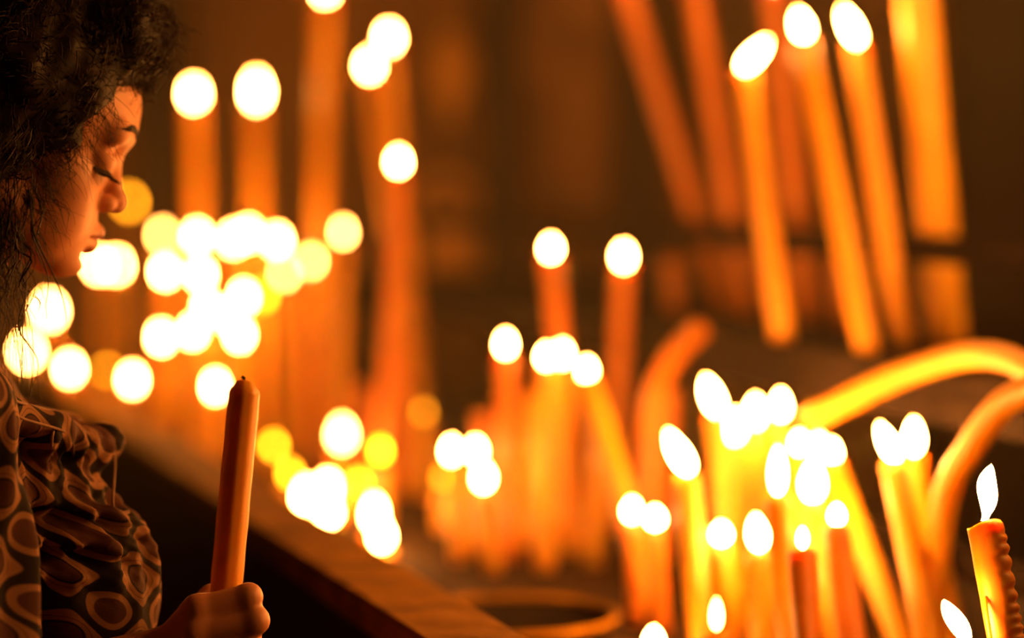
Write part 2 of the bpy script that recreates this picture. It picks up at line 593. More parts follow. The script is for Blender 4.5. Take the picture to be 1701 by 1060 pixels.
std(165, 440, 4.55, 'far lit taper right at the woman\'s chin', bx=172)
std(193, 440, 4.75, 'far lit taper overlapping the one at the woman\'s chin', bx=205)
std(82, 515, 5.00, 'far lit taper seen through hair under the woman\'s jaw', fs=(0.032, 0.017), bx=110)
std(215, 335, 5.20, 'far taper with dim amber flame peeking past the woman\'s nose', fs=(0.026, 0.013), bx=225, glow='flame_amber')
std(45, 583, 4.95, 'low lit stub on the rim beside the woman\'s shoulder', bx=45, sup='rim', fs=(0.028, 0.017), name='candle_stub')
std(116, 612, 4.20, 'low lit stub on the rim just below hanging hair strands', bx=116, sup='rim', r=0.011, name='candle_stub')
std(220, 630, 4.06, 'low lit taper beside the rim, left of the held candle\'s neighbour', bx=228)
std(178, 615, 4.38, 'low taper with small amber flame between two bright low ones', fs=(0.014, 0.007), bx=182, glow='flame_amber')
std(358, 641, 3.72, 'low lit taper just left of the held candle\'s tip', bx=352)
# --- tall tapers at the far left
g = 'tall tapers rising from the far cluster'
std(322, 155, 4.46, 'tall lit taper nearest the woman\'s forehead', 0.0160, (0.030, 0.0155), bx=345, group=g, name='tall_taper')
std(426, 150, 4.42, 'tall lit taper with the longest flame of the far left pair', 0.0160, (0.046, 0.0175), bx=432, group=g, name='tall_taper')
std(540, -20, 4.30, 'tall vertical taper whose flame is cut by the top edge', 0.0170, (0.03, 0.013), bx=530, group=g, name='tall_taper')
std(646, 62, 4.20, 'tall lit taper, upper flame of a touching pair', 0.0125, (0.028, 0.014), bx=705, group=g, name='tall_taper')
std(614, 108, 4.05, 'tall taper leaning right, lower flame of a touching pair', 0.0125, (0.026, 0.014), bx=712, bD=4.00, group=g, name='tall_taper')
std(662, 268, 3.45, 'lit taper of middle height below the touching pair', 0.0125, (0.022, 0.012), bx=632, bD=3.42, group=g, name='tall_taper', mat='wax_red')
# --- burnt-down stubs behind the rim
g = 'burnt-down stubs behind the rim'
stub = dict(group=g, name='candle_stub', r=0.013)
std(568, 720, 3.38, 'lit stub with large yellow-white flame right of the held candle', fs=(0.038, 0.024), **stub, glow='flame_pale')
std(632, 748, 3.28, 'stub with amber flame beside a large yellow-white one', fs=(0.024, 0.013), **stub, glow='flame_amber')
std(455, 740, 3.75, 'stub with soft amber flame just right of the held candle', fs=(0.022, 0.011), **stub, glow='flame_amber')
std(482, 786, 3.58, 'stub with soft amber flame low beside the rim', fs=(0.022, 0.011), **stub, glow='flame_amber')
std(510, 822, 3.36, 'lit stub, left of three merged flames behind the rim', fs=(0.036, 0.021), **stub)
std(545, 812, 3.40, 'lit stub, middle of three merged flames behind the rim', fs=(0.036, 0.021), **stub)
std(545, 850, 3.20, 'lit stub, lowest of three merged flames behind the rim', fs=(0.026, 0.020), **stub)
std(598, 800, 3.42, 'stub with small amber flame between two big white ones', fs=(0.02, 0.011), **stub, glow='flame_amber')
std(622, 852, 3.14, 'lit stub with tall white flame, upper of two at the rim\'s bend', fs=(0.038, 0.018), **stub)
std(634, 888, 3.02, 'lit stub, lower of two merged tall flames behind the rim', fs=(0.030, 0.018), **stub)
std(704, 684, 3.60, 'stub added with faint flame standing for an orange reflection in the dark middle', fs=(0.018, 0.010), **stub, glow='flame_faint')  # added stub; its faint flame stands in for a reflection
# --- middle group
g = 'candles in the middle of the bed'
std(750, 748, 2.98, 'lit taper, left flame of a cluster of three in the middle', fs=(0.024, 0.0125), group=g, bx=765)
std(790, 748, 3.06, 'lit taper, upper right flame of a cluster of three', fs=(0.022, 0.0125), group=g, bx=800)
std(803, 792, 2.90, 'lit taper, lowest and broadest flame of a cluster of three', fs=(0.026, 0.015), group=g, bx=820)
std(735, 792, 3.25, 'stub with faint orange glow below a cluster of three', fs=(0.02, 0.011), group=g, name='candle_stub', glow='flame_faint')
std(840, 571, 3.00, 'upright lit taper with round flame, left of a pair', r=0.012, fs=(0.022, 0.012), group=g, bx=850, mat='wax_red')
std(908, 592, 2.92, 'lit taper, left flame of the merged pair in mid-picture', r=0.0115, fs=(0.02, 0.012), group=g, bx=905)
std(934, 588, 3.04, 'lit taper, right flame of the merged pair in mid-picture', r=0.0115, fs=(0.022, 0.0125), group=g, bx=950)
std(975, 615, 2.84, 'lit taper leaning right beside the merged pair', r=0.013, fs=(0.022, 0.012), group=g, bx=1075, bD=2.66, bow=-0.008, mat='wax_pale')
std(915, 412, 3.22, 'tall lit amber taper, left of two high round flames', r=0.0125, fs=(0.02, 0.0115), group=g, bx=962, bD=3.12, mat='wax_red')
std(1036, 425, 3.30, 'tall lit amber taper, right of two high round flames', r=0.0125, fs=(0.024, 0.013), group=g, bx=1018, bD=3.25, mat='wax_red')
std(1050, 847, 2.56, 'low lit stub, left of two touching white flames', fs=(0.022, 0.0150), group=g, bx=1058, name='candle_stub', mat='wax_red')
std(1088, 860, 2.50, 'low lit stub, right of two touching white flames', fs=(0.02, 0.0165), group=g, bx=1098, name='candle_stub', mat='wax_red')
# unlit ones
un = dict(lit=False, fs=(0.01, 0.01), group='unlit tapers in the middle of the bed')
std(890, 655, 3.12, 'unlit taper behind the merged pair of mid-picture flames', r=0.012, bx=878, **un)
std(1000, 700, 2.95, 'unlit pale taper right behind the leaning lit taper', r=0.012, bx=985, mat='wax_pale', **un)
std(965, 680, 3.24, 'unlit amber taper between the merged pair and the leaning taper', r=0.011, bx=930, mat='wax_red', **un)
std(1110, 650, 2.98, 'unlit amber taper standing between middle and near clusters', r=0.0125, bx=1098, mat='wax_red', **un)
std(800, 690, 3.20, 'unlit amber taper leaning left of the upright round-flamed one', r=0.0115, bx=835, mat='wax_red', **un)
std(600, 640, 3.66, 'unlit amber taper behind the large yellow-white stub flame', r=0.012, bx=610, mat='wax_red', **un)
std(665, 560, 3.62, 'unlit amber taper in the dark gap below the middle-height taper', r=0.012, bx=660, mat='wax_red', **un)
std(520, 560, 3.95, 'unlit amber taper at the right border of the far cluster', r=0.012, bx=525, mat='wax_red', **un)
# --- near cluster on the right
g = 'lit tapers of the near cluster'
nr = dict(group=g, r=0.0125)
std(1126, 752, 2.42, 'near lit taper with flame leaning left, leftmost of the near cluster', fs=(0.044, 0.0205), lean=-0.45, bx=1170, bD=2.35, mat='wax_pale', **nr)
std(1182, 658, 2.62, 'near lit taper with tall flame, highest of the near cluster', fs=(0.040, 0.0184), lean=-0.3, bx=1222, bD=2.58, mat='wax_pale', **nr)
std(1220, 708, 2.71, 'near lit taper just below the highest flame, in its glow', fs=(0.034, 0.0194), bx=1232, bD=2.69, mat='wax_pale', **nr)
std(1255, 684, 2.75, 'near lit taper, second of the high flames from the left', fs=(0.032, 0.0162), bx=1268, bD=2.73, mat='wax_pale', **nr)
std(1297, 673, 2.62, 'near lit taper, rightmost of the high flames before the wilted candle', fs=(0.029, 0.0151), bx=1292, bD=2.62, mat='wax_pale', **nr)
std(1198, 886, 2.42, 'short lit taper with round flame, low in the near cluster', fs=(0.021, 0.0170), bx=1216, bD=2.40, **nr)
std(1258, 885, 2.35, 'short lit taper with plump flame, low in the near cluster\'s middle', fs=(0.034, 0.0173), lean=-0.1, bx=1268, bD=2.33, **nr)
std(1292, 782, 2.25, 'near lit taper with the slimmest tall flame of the cluster', fs=(0.046, 0.0140), bx=1325, bD=2.16, **nr)
std(1328, 735, 2.54, 'near lit taper, left of three round flames above the big one', fs=(0.021, 0.0146), bx=1350, bD=2.48, **nr)
std(1360, 742, 2.64, 'near lit taper, middle of three round flames above the big one', fs=(0.025, 0.0146), bx=1395, bD=2.57, **nr)
std(1382, 750, 2.52, 'near lit taper leaning far right, last of three round flames', fs=(0.023, 0.0140), bx=1510, bD=2.35, mat='wax_pale', **nr)
std(1350, 800, 2.39, 'near lit taper with the biggest flame in the cluster\'s centre', fs=(0.040, 0.0216), bx=1408, bD=2.27, **nr)
std(1390, 855, 2.23, 'near lit taper with small flame right below the big one', fs=(0.019, 0.0130), bx=1432, bD=2.14, mat='wax_red', **nr)
std(1333, 893, 2.12, 'near red-brown taper with tiny flame, low in the cluster', fs=(0.018, 0.0081), bx=1352, bD=2.07, mat='wax_red', **nr)
std(1190, 1020, 2.16, 'short near taper with narrow yellow flame at the bottom edge', fs=(0.029, 0.0097), bx=1198, bD=2.15, **nr, glow='flame_pale')
std(1086, 1062, 2.30, 'short near taper whose flame top just enters at the bottom', fs=(0.023, 0.0162), bx=1092, bD=2.30, **nr)
std(1474, 736, 2.34, 'near lit taper with flame leaning left, left of the right-hand pair', fs=(0.038, 0.0173), lean=-0.4, bx=1560, bD=2.17, mat='wax_pale', **nr)
std(1518, 726, 2.42, 'near lit taper with upright flame, right of the right-hand pair', fs=(0.036, 0.0173), bx=1590, bD=2.42, mat='wax_pale', **nr)
# --- the two sharp candles at lower right
candle('dripping_candle', (1641, 818, 1.83), (1720, 1.79), 'bed', 0.0133, (0.043, 0.0155),
       'sharp dripping candle with tall flame at the lower right', 'sharp near candles', lean=0.12, curl=0.0016, mat='wax_deep',
       drip=0.20, rough=0.03, seg=56, rings=120, drip_dir=2.75)
dc = CANDLES[-1]
v, f = tube(smooth_path([px(1637, 992, 1.812), px(1638, 1012, 1.806), px(1643, 1045, 1.80), px(1650, 1090, 1.795)]), [0.0016] * 20 + [0.0012] * 5, 8)
mesh_obj('wax_drip', v, f, M['wax_pale'], dc)
candle('taper_candle', (1588, 1036, 1.80), (1660, 1.74), 'bed', 0.011, (0.036, 0.0165),
       'near taper at bottom edge whose flame leans hard left by the dripping candle', 'sharp near candles', lean=-0.50, mat='wax', seg=32)
# --- tall candles in the rack
g = 'tall tapers in the rack'
rk = dict(group=g, sup='shelf', name='tall_taper')
std(1255, 92, 2.95, 'tall rack taper with flame leaning right, left of the three burning', 0.0135, (0.036, 0.018), lean=0.75, bx=1300, bD=2.95, **rk)
std(1331, 42, 2.88, 'tall rack taper leaning right, middle of the three burning', 0.0140, (0.032, 0.017), lean=-0.2, bx=1442, bD=2.74, **rk)
std(1412, 44, 2.92, 'tall rack taper with flame leaning left, right of the three burning', 0.0135, (0.042, 0.017), lean=-0.4, bx=1500, bD=2.87, **rk)
std(1520, -60, 2.90, 'thickest rack candle, standing at the right behind the rail', 0.0235, (0.03, 0.014), bx=1575, bD=2.90, mat='wax_pale', **rk)
std(1036, -50, 3.60, 'tall amber rack taper at the left, leaning steeply right', 0.0155, (0.03, 0.014), bx=1208, bD=3.66, mat='wax_red', **rk)
std(1150, -60, 3.50, 'tall amber rack taper, second from the left, rising out of frame', 0.0145, (0.03, 0.014), bx=1245, bD=3.52, mat='wax_red', **rk)
std(1282, -40, 3.35, 'tall rack taper behind the middle burning one', 0.014, (0.03, 0.014), bx=1345, bD=3.36, mat='wax_red', **rk)
# more of them on the near end of the rack, past the right edge of the photograph
for k, (s_, n_, h_) in enumerate(((-0.22, 0.72, 0.36), (-0.12, 0.92, 0.46), (-0.02, 0.74, 0.31), (0.06, 0.90, 0.42), (0.14, 0.76, 0.38),
                                  (0.22, 0.95, 0.50), (-0.20, 1.02, 0.40), (0.02, 1.04, 0.52), (0.30, 0.78, 0.34), (0.34, 1.00, 0.44),
                                  (-0.32, 0.76, 0.42), (-0.40, 0.94, 0.36), (-0.48, 0.74, 0.44), (-0.56, 0.90, 0.34), (-0.62, 0.76, 0.40), (-0.36, 1.06, 0.48))):
    q = tp(s_, n_, Z_SHELF + h_)
    candle('tall_taper', (850.5 + q.x / q.y * FPX, HORIZON + (CAMZ - q.z) / q.y * FPX, q.y), (850.5 + q.x / q.y * FPX, q.y), 'shelf', 0.0135, (0.064, 0.027),
           'tall lit taper on the rack\'s near end past the dripping candle', 'tall tapers on the near end of the rack')
unr = dict(lit=False, fs=(0.01, 0.01), sup='shelf', group='short unlit tapers on the rack shelf')
std(1115, 430, 3.62, 'short unlit taper at the shelf\'s far end behind round flames', r=0.013, bx=1120, mat='wax_red', **unr)
std(1395, 420, 3.30, 'short unlit taper between the middle and right burning rack tapers', r=0.013, bx=1400, mat='wax_red', **unr)


# --- wilted candles drooping in arcs
def wilted(label, pts, r, mat):
    """pts: (x, y, D) from foot to drooping tip, the foot standing on the bed"""
    P = [px(*p) for p in pts]
    P[0].z = Z_BED
    out = []
    for i in range(len(P) - 1):
        p0, p1, p2, p3 = P[max(i - 1, 0)], P[i], P[i + 1], P[min(i + 2, len(P) - 1)]
        for k in range(8):
            t = k / 8
            out.append(0.5 * ((2 * p1) + (p2 - p0) * t + (2 * p0 - 5 * p1 + 4 * p2 - p3) * t * t + (3 * p1 - p0 - 3 * p2 + p3) * t ** 3))
    out.append(P[-1])
    root = empty('wilted_candle', P[0])
    V, F = candle_body(out, r, 0.03, len(pts) * 7)
    for i in range(20): V[i] = Vector((V[i].x, V[i].y, Z_BED))
    mesh_obj('wax_body', V, F, M[mat], root)
    t = (out[-1] - out[-2]).normalized()
    V, F = tube([out[-1] - t * 0.003, out[-1] + t * 0.004, out[-1] + t * 0.008 + Vector((0, 0, 0.002))], 0.0011, 6)
    mesh_obj('wick', V, F, M['wick'], root)
    tag(root, label, 'candle', 'wilted candles bent by the heat')
    CANDLES.append(root)


wilted('wilted candle arching left across the picture behind the near flames',
       [(1790, 1000, 2.10), (1802, 810, 2.14), (1765, 662, 2.20), (1645, 590, 2.38), (1500, 622, 2.52), (1345, 698, 2.60)], 0.0128, 'wax')
wilted('wilted candle arching right out of the frame behind the dripping candle',
       [(1540, 1000, 2.28), (1566, 850, 2.28), (1612, 745, 2.25), (1672, 668, 2.20), (1745, 640, 2.14), (1800, 670, 2.10)], 0.0135, 'wax')
wilted('wilted candle curving gently right between middle and near clusters',
       [(1082, 960, 2.86), (1076, 800, 2.88), (1082, 690, 2.90), (1110, 605, 2.94), (1160, 548, 3.00)], 0.0135, 'wax_red')

# ------------------------------------------------------------------ the woman
class Field:
    """a distance field on a grid; primitives are blended in only where they reach"""
    def __init__(s, lo, hi, h):
        s.lo, s.h = np.array(lo, float), h
        s.n = np.ceil((np.array(hi) - s.lo) / h).astype(int) + 1
        s.a = np.full(s.n, 0.06, np.float32)

    def view(s, lo, hi):
        i0 = np.clip(np.floor((np.array(lo) - s.lo) / s.h).astype(int), 0, s.n)
        i1 = np.clip(np.ceil((np.array(hi) - s.lo) / s.h).astype(int) + 1, 0, s.n)
        if np.any(i1 <= i0): return None
        ax = [(s.lo[k] + s.h * np.arange(i0[k], i1[k])).astype(np.float32) for k in range(3)]
        return tuple(slice(i0[k], i1[k]) for k in range(3)), ax[0][:, None, None], ax[1][None, :, None], ax[2][None, None, :]

    def blend(s, prim, k, op='u'):
        fn, lo, hi = prim
        w = s.view(np.array(lo) - k - 0.012, np.array(hi) + k + 0.012)
        if w is None: return
        sl, X, Y, Z = w
        d = fn(X, Y, Z)
        a = s.a[sl]
        if op == 'u':
            h = np.clip(0.5 + 0.5 * (a - d) / k, 0, 1)
            s.a[sl] = a * (1 - h) + d * h - k * h * (1 - h)
        else:
            h = np.clip(0.5 - 0.5 * (a + d) / k, 0, 1)
            s.a[sl] = a * (1 - h) - d * h + k * h * (1 - h)

    def mesh(s):
        g = openvdb.FloatGrid(0.06)
        g.copyFromArray(s.a.astype(np.float32))
        pts, quads = g.convertToQuads(isovalue=0.0)
        return pts * s.h + s.lo, quads[:, ::-1]


def capsule(p, q, r0, r1):
    p, q = np.array(p, float), np.array(q, float)
    d = q - p
    dd = float(d @ d) + 1e-12

    def fn(X, Y, Z):
        x, y, z = X - p[0], Y - p[1], Z - p[2]
        t = np.clip((x * d[0] + y * d[1] + z * d[2]) / dd, 0, 1)
        return np.sqrt((x - t * d[0]) ** 2 + (y - t * d[1]) ** 2 + (z - t * d[2]) ** 2) - (r0 + (r1 - r0) * t)
    R = max(r0, r1)
    return fn, np.minimum(p, q) - R, np.maximum(p, q) + R


def ellipsoid(c, ax, rad):
    c = np.array(c, float)
    A = [np.array(v, float) for v in ax]
    ra = np.array(rad, float)

    def fn(X, Y, Z):
        x, y, z = X - c[0], Y - c[1], Z - c[2]
        k0 = k1 = 0
        for v, r in zip(A, ra):
            q = (x * v[0] + y * v[1] + z * v[2]) / r
            k0 = k0 + q * q
            k1 = k1 + (q / r) ** 2
        k0, k1 = np.sqrt(k0), np.sqrt(k1) + 1e-6
        return k0 * (k0 - 1) / k1
    R = float(ra.max())
    return fn, c - R, c + R


def vdb_obj(name, pts, quads, mat, parent):
    me = bpy.data.meshes.new(name)
    me.vertices.add(len(pts)); me.vertices.foreach_set('co', pts.astype(np.float32).ravel())
    me.loops.add(len(quads) * 4); me.loops.foreach_set('vertex_index', quads.astype(np.int32).ravel())
    me.polygons.add(len(quads))
    me.polygons.foreach_set('loop_start', np.arange(0, len(quads) * 4, 4, dtype=np.int32))
    me.update(calc_edges=True)
    me.validate()
    me.polygons.foreach_set('use_smooth', np.ones(len(me.polygons), bool))
    me.materials.append(mat)
    o = bpy.data.objects.new(name, me)
    COL.objects.link(o)
    o.parent = parent
    o.matrix_parent_inverse = Matrix.Translation(parent.location).inverted()
    return o


WOMAN = empty('person', (-0.46, 1.93, 0))
tag(WOMAN, 'dark-haired woman in patterned blouse bowing her head, holding a candle', 'person')

# head frame: forward, right (towards the camera), up
HA, HP, HS = math.radians(16), math.radians(19), 0.93
f0 = np.array([math.cos(HA), math.sin(HA), 0.0])
HR = np.array([math.sin(HA), -math.cos(HA), 0.0])
zz = np.array([0, 0, 1.0])
HF = f0 * math.cos(HP) - zz * math.sin(HP)
HU = f0 * math.sin(HP) + zz * math.cos(HP)
HO = np.array(px(13, 240, 1.93))
HAX = (HF, HR, HU)


def hd(f, r, u):
    return HO + HS * (HF * f + HR * r + HU * u)


def h_ell(c, rad): return ellipsoid(hd(*c), HAX, [x * HS for x in rad])
def h_cap(p, q, r0, r1): return capsule(hd(*p), hd(*q), r0 * HS, r1 * HS)


# body frame
BA = math.radians(20)
BF = np.array([math.cos(BA), math.sin(BA), 0.0])
BR = np.array([math.sin(BA), -math.cos(BA), 0.0])
BN = np.array([-0.463, 1.925, 1.235])          # base of the neck


def bd(f, r, z):
    return BN + BF * f + BR * r + zz * z


def b_ell(c, rad): return ellipsoid(bd(*c), (BF, BR, zz), rad)


# ---- skin: head, neck, trunk, arms and hands
H = Field(HO - 0.19, HO + 0.17, 0.00145)
K = 0.012
H.blend(h_ell((-0.004, 0, 0.046), (0.097, 0.075, 0.082)), K)
H.blend(h_ell((0.030, 0, 0.052), (0.066, 0.064, 0.054)), 0.02)          # forehead
H.blend(h_ell((0.036, 0, -0.020), (0.052, 0.057, 0.073)), 0.02)         # mid face
for s in (-1, 1):
    H.blend(h_cap((0.0, s * 0.054, -0.045), (0.066, s * 0.016, -0.075), 0.020, 0.015), 0.02)   # jaw
    H.blend(h_ell((0.050, s * 0.042, -0.014), (0.026, 0.021, 0.020)), 0.015)  # cheekbone
    H.blend(h_ell((0.052, s * 0.034, -0.040), (0.030, 0.024, 0.032)), 0.015)  # cheek
    H.blend(h_cap((0.080, s * 0.046, 0.036), (0.087, s * 0.014, 0.038), 0.011, 0.0095), 0.014)  # brow ridge
H.blend(h_ell((0.075, 0, -0.0775), (0.020, 0.020, 0.0145)), 0.015)        # chin
H.blend(h_ell((0.068, 0, -0.050), (0.027, 0.030, 0.030)), 0.012)        # muzzle
for s in (-1, 1):
    H.blend(h_ell((0.104, s * 0.038, 0.016), (0.024, 0.020, 0.014)), 0.012, 's')   # eye socket
    H.blend(h_ell((0.0725, s * 0.035, 0.014), (0.0165, 0.0170, 0.0150)), 0.003)    # closed lid over the eye
    # crease above the lid and lash line below it
    for q in range(6):
        a0, a1 = (q - 3) / 3, (q - 2) / 3
        p0 = (0.0875 - 0.010 * a0 * a0, s * (0.033 + 0.0145 * a0), 0.0225 - 0.004 * a0 * a0)
        p1 = (0.0875 - 0.010 * a1 * a1, s * (0.033 + 0.0145 * a1), 0.0225 - 0.004 * a1 * a1)
        H.blend(h_cap(p0, p1, 0.0013, 0.0013), 0.0025, 's')
H.blend(h_cap((0.083, 0, 0.028), (0.101, 0, -0.012), 0.0072, 0.0070), 0.011)    # nose
H.blend(h_ell((0.1025, 0, -0.0170), (0.0105, 0.0095, 0.0090)), 0.006)
for s in (-1, 1):
    H.blend(h_ell((0.0935, s * 0.0115, -0.0215), (0.0100, 0.0058, 0.0080)), 0.004)
    H.blend(h_ell((0.100, s * 0.0078, -0.0295), (0.0058, 0.0038, 0.0045)), 0.002, 's')
H.blend(h_ell((0.0965, 0, -0.038), (0.004, 0.0022, 0.008)), 0.004, 's')          # philtrum
for s in (-1, 1):
    H.blend(h_cap((0.083, s * 0.022, -0.0525), (0.0955, s * 0.004, -0.0465), 0.0035, 0.0068), 0.004)
    H.blend(h_cap((0.082, s * 0.020, -0.0555), (0.0925, 0, -0.0600), 0.0035, 0.0072), 0.004)
    for q in range(5):
        a0, a1 = q / 5, (q + 1) / 5
        H.blend(h_cap((0.1005 - 0.017 * a0 ** 1.6, s * 0.024 * a0, -0.0530), (0.1005 - 0.017 * a1 ** 1.6, s * 0.024 * a1, -0.0530), 0.0014, 0.0014), 0.002, 's')
H.blend(h_ell((0.093, 0, -0.0690), (0.009, 0.015, 0.0045)), 0.008, 's')           # hollow under the lip
for s in (-1, 1):
    H.blend(h_ell((-0.008, s * 0.076, 0.0), (0.016, 0.008, 0.028)), 0.006)       # ear
    H.blend(h_ell((-0.003, s * 0.084, 0.004), (0.008, 0.005, 0.014)), 0.004, 's')
neck_top, neck_bot = hd(-0.028, 0, -0.045), bd(-0.012, 0, -0.02)
H.blend(capsule(neck_top, neck_bot, 0.046, 0.050), 0.02)
hp, hq = H.mesh()

HB = Field((-0.70, 1.60, 0.80), (-0.16, 2.25, 1.30), 0.0022)
HB.blend(capsule(neck_top, neck_bot, 0.045, 0.050), 0.02)
HB.blend(b_ell((-0.005, 0, -0.17), (0.080, 0.125, 0.19)), 0.03)
HB.blend(b_ell((0.0, 0, -0.36), (0.085, 0.12, 0.18)), 0.03)
SH = {1: bd(-0.01, 0.150, -0.055), -1: bd(-0.01, -0.150, -0.055)}
ELB = {1: np.array([-0.445, 1.72, 0.965]), -1: bd(-0.02, -0.205, -0.32)}
WRI = {1: np.array(px(262, 1092, 1.850)), -1: bd(0.14, -0.16, -0.42)}
for s in (1, -1):
    HB.blend(capsule(bd(-0.01, 0.03 * s, -0.03), SH[s], 0.045, 0.044), 0.03)
    HB.blend(capsule(SH[s], ELB[s], 0.041, 0.034), 0.02)
    HB.blend(capsule(ELB[s], WRI[s], 0.034, 0.022), 0.02)
# right hand closed on the candle: back of the hand towards the camera
MCP = [(327, 1012, 1.836), (322, 1050, 1.832), (318, 1087, 1.833), (316, 1120, 1.838)]
PIP = [(413, 992, 1.842), (424, 1031, 1.838), (414, 1072, 1.840), (396, 1108, 1.845)]
DIP = [(411, 993, 1.882), (419, 1034, 1.882), (408, 1074, 1.881), (390, 1108, 1.880)]
TIP = [(366, 1003, 1.890), (368, 1044, 1.891), (362, 1082, 1.890), (356, 1114, 1.887)]
RR = [0.0098, 0.0100, 0.0094, 0.0082]
for i in range(4):
    a, b, c, d = (np.array(px(*L[i])) for L in (MCP, PIP, DIP, TIP))
    r = RR[i]
    HB.blend(capsule(WRI[1] + (a - WRI[1]) * 0.25, a, 0.013, r * 1.12), 0.008)      # back of the hand
    HB.blend(capsule(a, b, r * 1.05, r), 0.005)
    HB.blend(ellipsoid(b, np.eye(3), [r * 1.08] * 3), 0.004)                        # knuckle
    HB.blend(capsule(b, c, r * 0.97, r * 0.90), 0.002)
    HB.blend(capsule(c, d, r * 0.90, r * 0.78), 0.002)
tj = [np.array(px(*p)) for p in ((288, 1062, 1.862), (322, 1018, 1.878), (352, 992, 1.892), (380, 984, 1.896))]
for a, b, r0, r1 in ((tj[0], tj[1], 0.0135, 0.0115), (tj[1], tj[2], 0.0105, 0.0095), (tj[2], tj[3], 0.0095, 0.0080)):
    HB.blend(capsule(a, b, r0, r1), 0.004)
# left hand, hanging at her far side, loosely curled
lw = WRI[-1]
for i in range(4):
    a = lw + BF * (0.045 + 0.0) + BR * (0.02 - 0.017 * i) * 0.6 + zz * (-0.03 + 0.012 * (1.5 - i))
    b = a + BF * 0.028 + zz * (-0.018)
    c = b + BF * 0.004 + zz * (-0.022)
    HB.blend(capsule(lw, a, 0.012, 0.009), 0.008)
    HB.blend(capsule(a, b, 0.008, 0.0075), 0.004)
    HB.blend(capsule(b, c, 0.0075, 0.0065), 0.003)
a = lw + BF * 0.02 + BR * 0.028
HB.blend(capsule(lw, a, 0.012, 0.009), 0.006)
HB.blend(capsule(a, a + BF * 0.03 + BR * 0.004, 0.0088, 0.0072), 0.004)
bp_, bq_ = HB.mesh()
# legs under the skirt
lv, lf = [], []
for s in (1, -1):
    v, f = tube([Vector(bd(-0.01, 0.07 * s, -0.46)), Vector(bd(0.0, 0.075 * s, -0.80)), Vector(bd(-0.01, 0.075 * s, -1.14)), Vector(bd(0.0, 0.075 * s, -1.19))],
                [0.075, 0.052, 0.034, 0.036], 14)
    off = len(lv)
    lv += [tuple(p) for p in v]
    lf += [(a + off, b + off, c + off, d + off) for a, b, c, d in f[:-2]]
pts = np.vstack([hp, bp_, np.array(lv)])
quads = np.vstack([hq, bq_ + len(hp), np.array(lf) + len(hp) + len(bp_)])
body = vdb_obj('body', pts, quads, M['skin'], WOMAN)

# ---- lips: tinted skin on the same surface (thin caps over the modelled lips)
LP = Field(hd(0.09, 0, -0.053) - 0.04, hd(0.09, 0, -0.053) + 0.04, 0.0012)
for s in (-1, 1):
    LP.blend(h_cap((0.0835, s * 0.021, -0.0522), (0.0962, s * 0.004, -0.0470), 0.0030, 0.0066), 0.003)
    LP.blend(h_cap((0.0825, s * 0.019, -0.0558), (0.0932, 0, -0.0597), 0.0030, 0.0070), 0.003)
for s in (-1, 1):
    for q in range(5):
        a0, a1 = q / 5, (q + 1) / 5
        LP.blend(h_cap((0.1020 - 0.017 * a0 ** 1.6, s * 0.025 * a0, -0.0530), (0.1020 - 0.017 * a1 ** 1.6, s * 0.025 * a1, -0.0530), 0.0016, 0.0016), 0.002, 's')
p_, q_ = LP.mesh()
vdb_obj('lips', p_, q_, M['lip'], WOMAN)


def strands(name, paths, parent, mat, seg=3):
    """many tapering hairs in one mesh; paths: list of (points, r_root, r_tip)"""
    V, F = [], []
    for P, r0, r1 in paths:
        n = len(P)
        rad = [r0 + (r1 - r0) * (i / (n - 1)) for i in range(n)]
        v, f = tube([Vector(p) for p in P], rad, seg, cap=False)
        o = len(V)
        V += v
        F += [tuple(i + o for i in q) for q in f]
    return mesh_obj(name, V, F, mat, parent)


# ---- brows and lashes, rooted on the skin
from mathutils.bvhtree import BVHTree
FACE = BVHTree.FromPolygons([tuple(v) for v in hp], [tuple(int(i) for i in q) for q in hq])


def on_face(r, u, f=0.2):
    hit = FACE.ray_cast(Vector(hd(f, r, u)), Vector(-HF))
    return np.array(hit[0]) if hit[0] is not None else hd(0.08, r, u)


rs = random.Random(3)
for s in (1, -1):
    P = []
    for i in range(260):
        t = rs.random()
        w = (1 - abs(2 * t - 0.8) ** 2 * 0.5)
        r0_ = s * (0.012 + 0.040 * t)
        u0_ = 0.0385 + 0.010 * math.sin(t * 2.2) - 0.004 * t + rs.uniform(-0.0032, 0.0032) * w
        a_ = on_face(r0_, u0_)
        b_ = on_face(r0_ + s * 0.0060, u0_ + 0.0030 * (1 - 1.6 * t))
        o_ = (HF * 0.8 + HR * s * 0.6) * 0.0010
        P.append(([a_ + o_ * 0.2, (a_ + b_) / 2 + o_, b_ + o_ * 0.8], 0.00060, 0.0002))
    strands('eyebrow', P, WOMAN, M['hair'])
    P = []
    for i in range(110):
        a = -1 + 2 * i / 109
        c = on_face(s * (0.035 + 0.0150 * a), 0.0050 - 0.0010 * abs(a))
        L = 0.0105 * (1 - 0.30 * abs(a) + rs.uniform(-0.15, 0.1))
        out_ = HF * 1.0 + HR * s * (0.45 * a + 0.15)
        m_ = c + L * (out_ * 0.60 - HU * 0.55)
        d = c + L * (out_ * 1.10 - HU * 0.62)
        P.append(([c - HF * 0.0005, m_, d], 0.0008, 0.00025))
    strands('eyelashes', P, WOMAN, M['hair'])

# ---- hair: a curly mass over the skull, open at the face
def wob(X, Y, Z, k, seed):
    r_ = np.random.default_rng(seed)
    o = 0
    for i in range(5):
        d = r_.normal(size=3); d /= np.linalg.norm(d)
        o = o + np.sin((X * d[0] + Y * d[1] + Z * d[2]) * k * (0.7 + 0.25 * i) + r_.uniform(0, 6.28))
    return o / 5


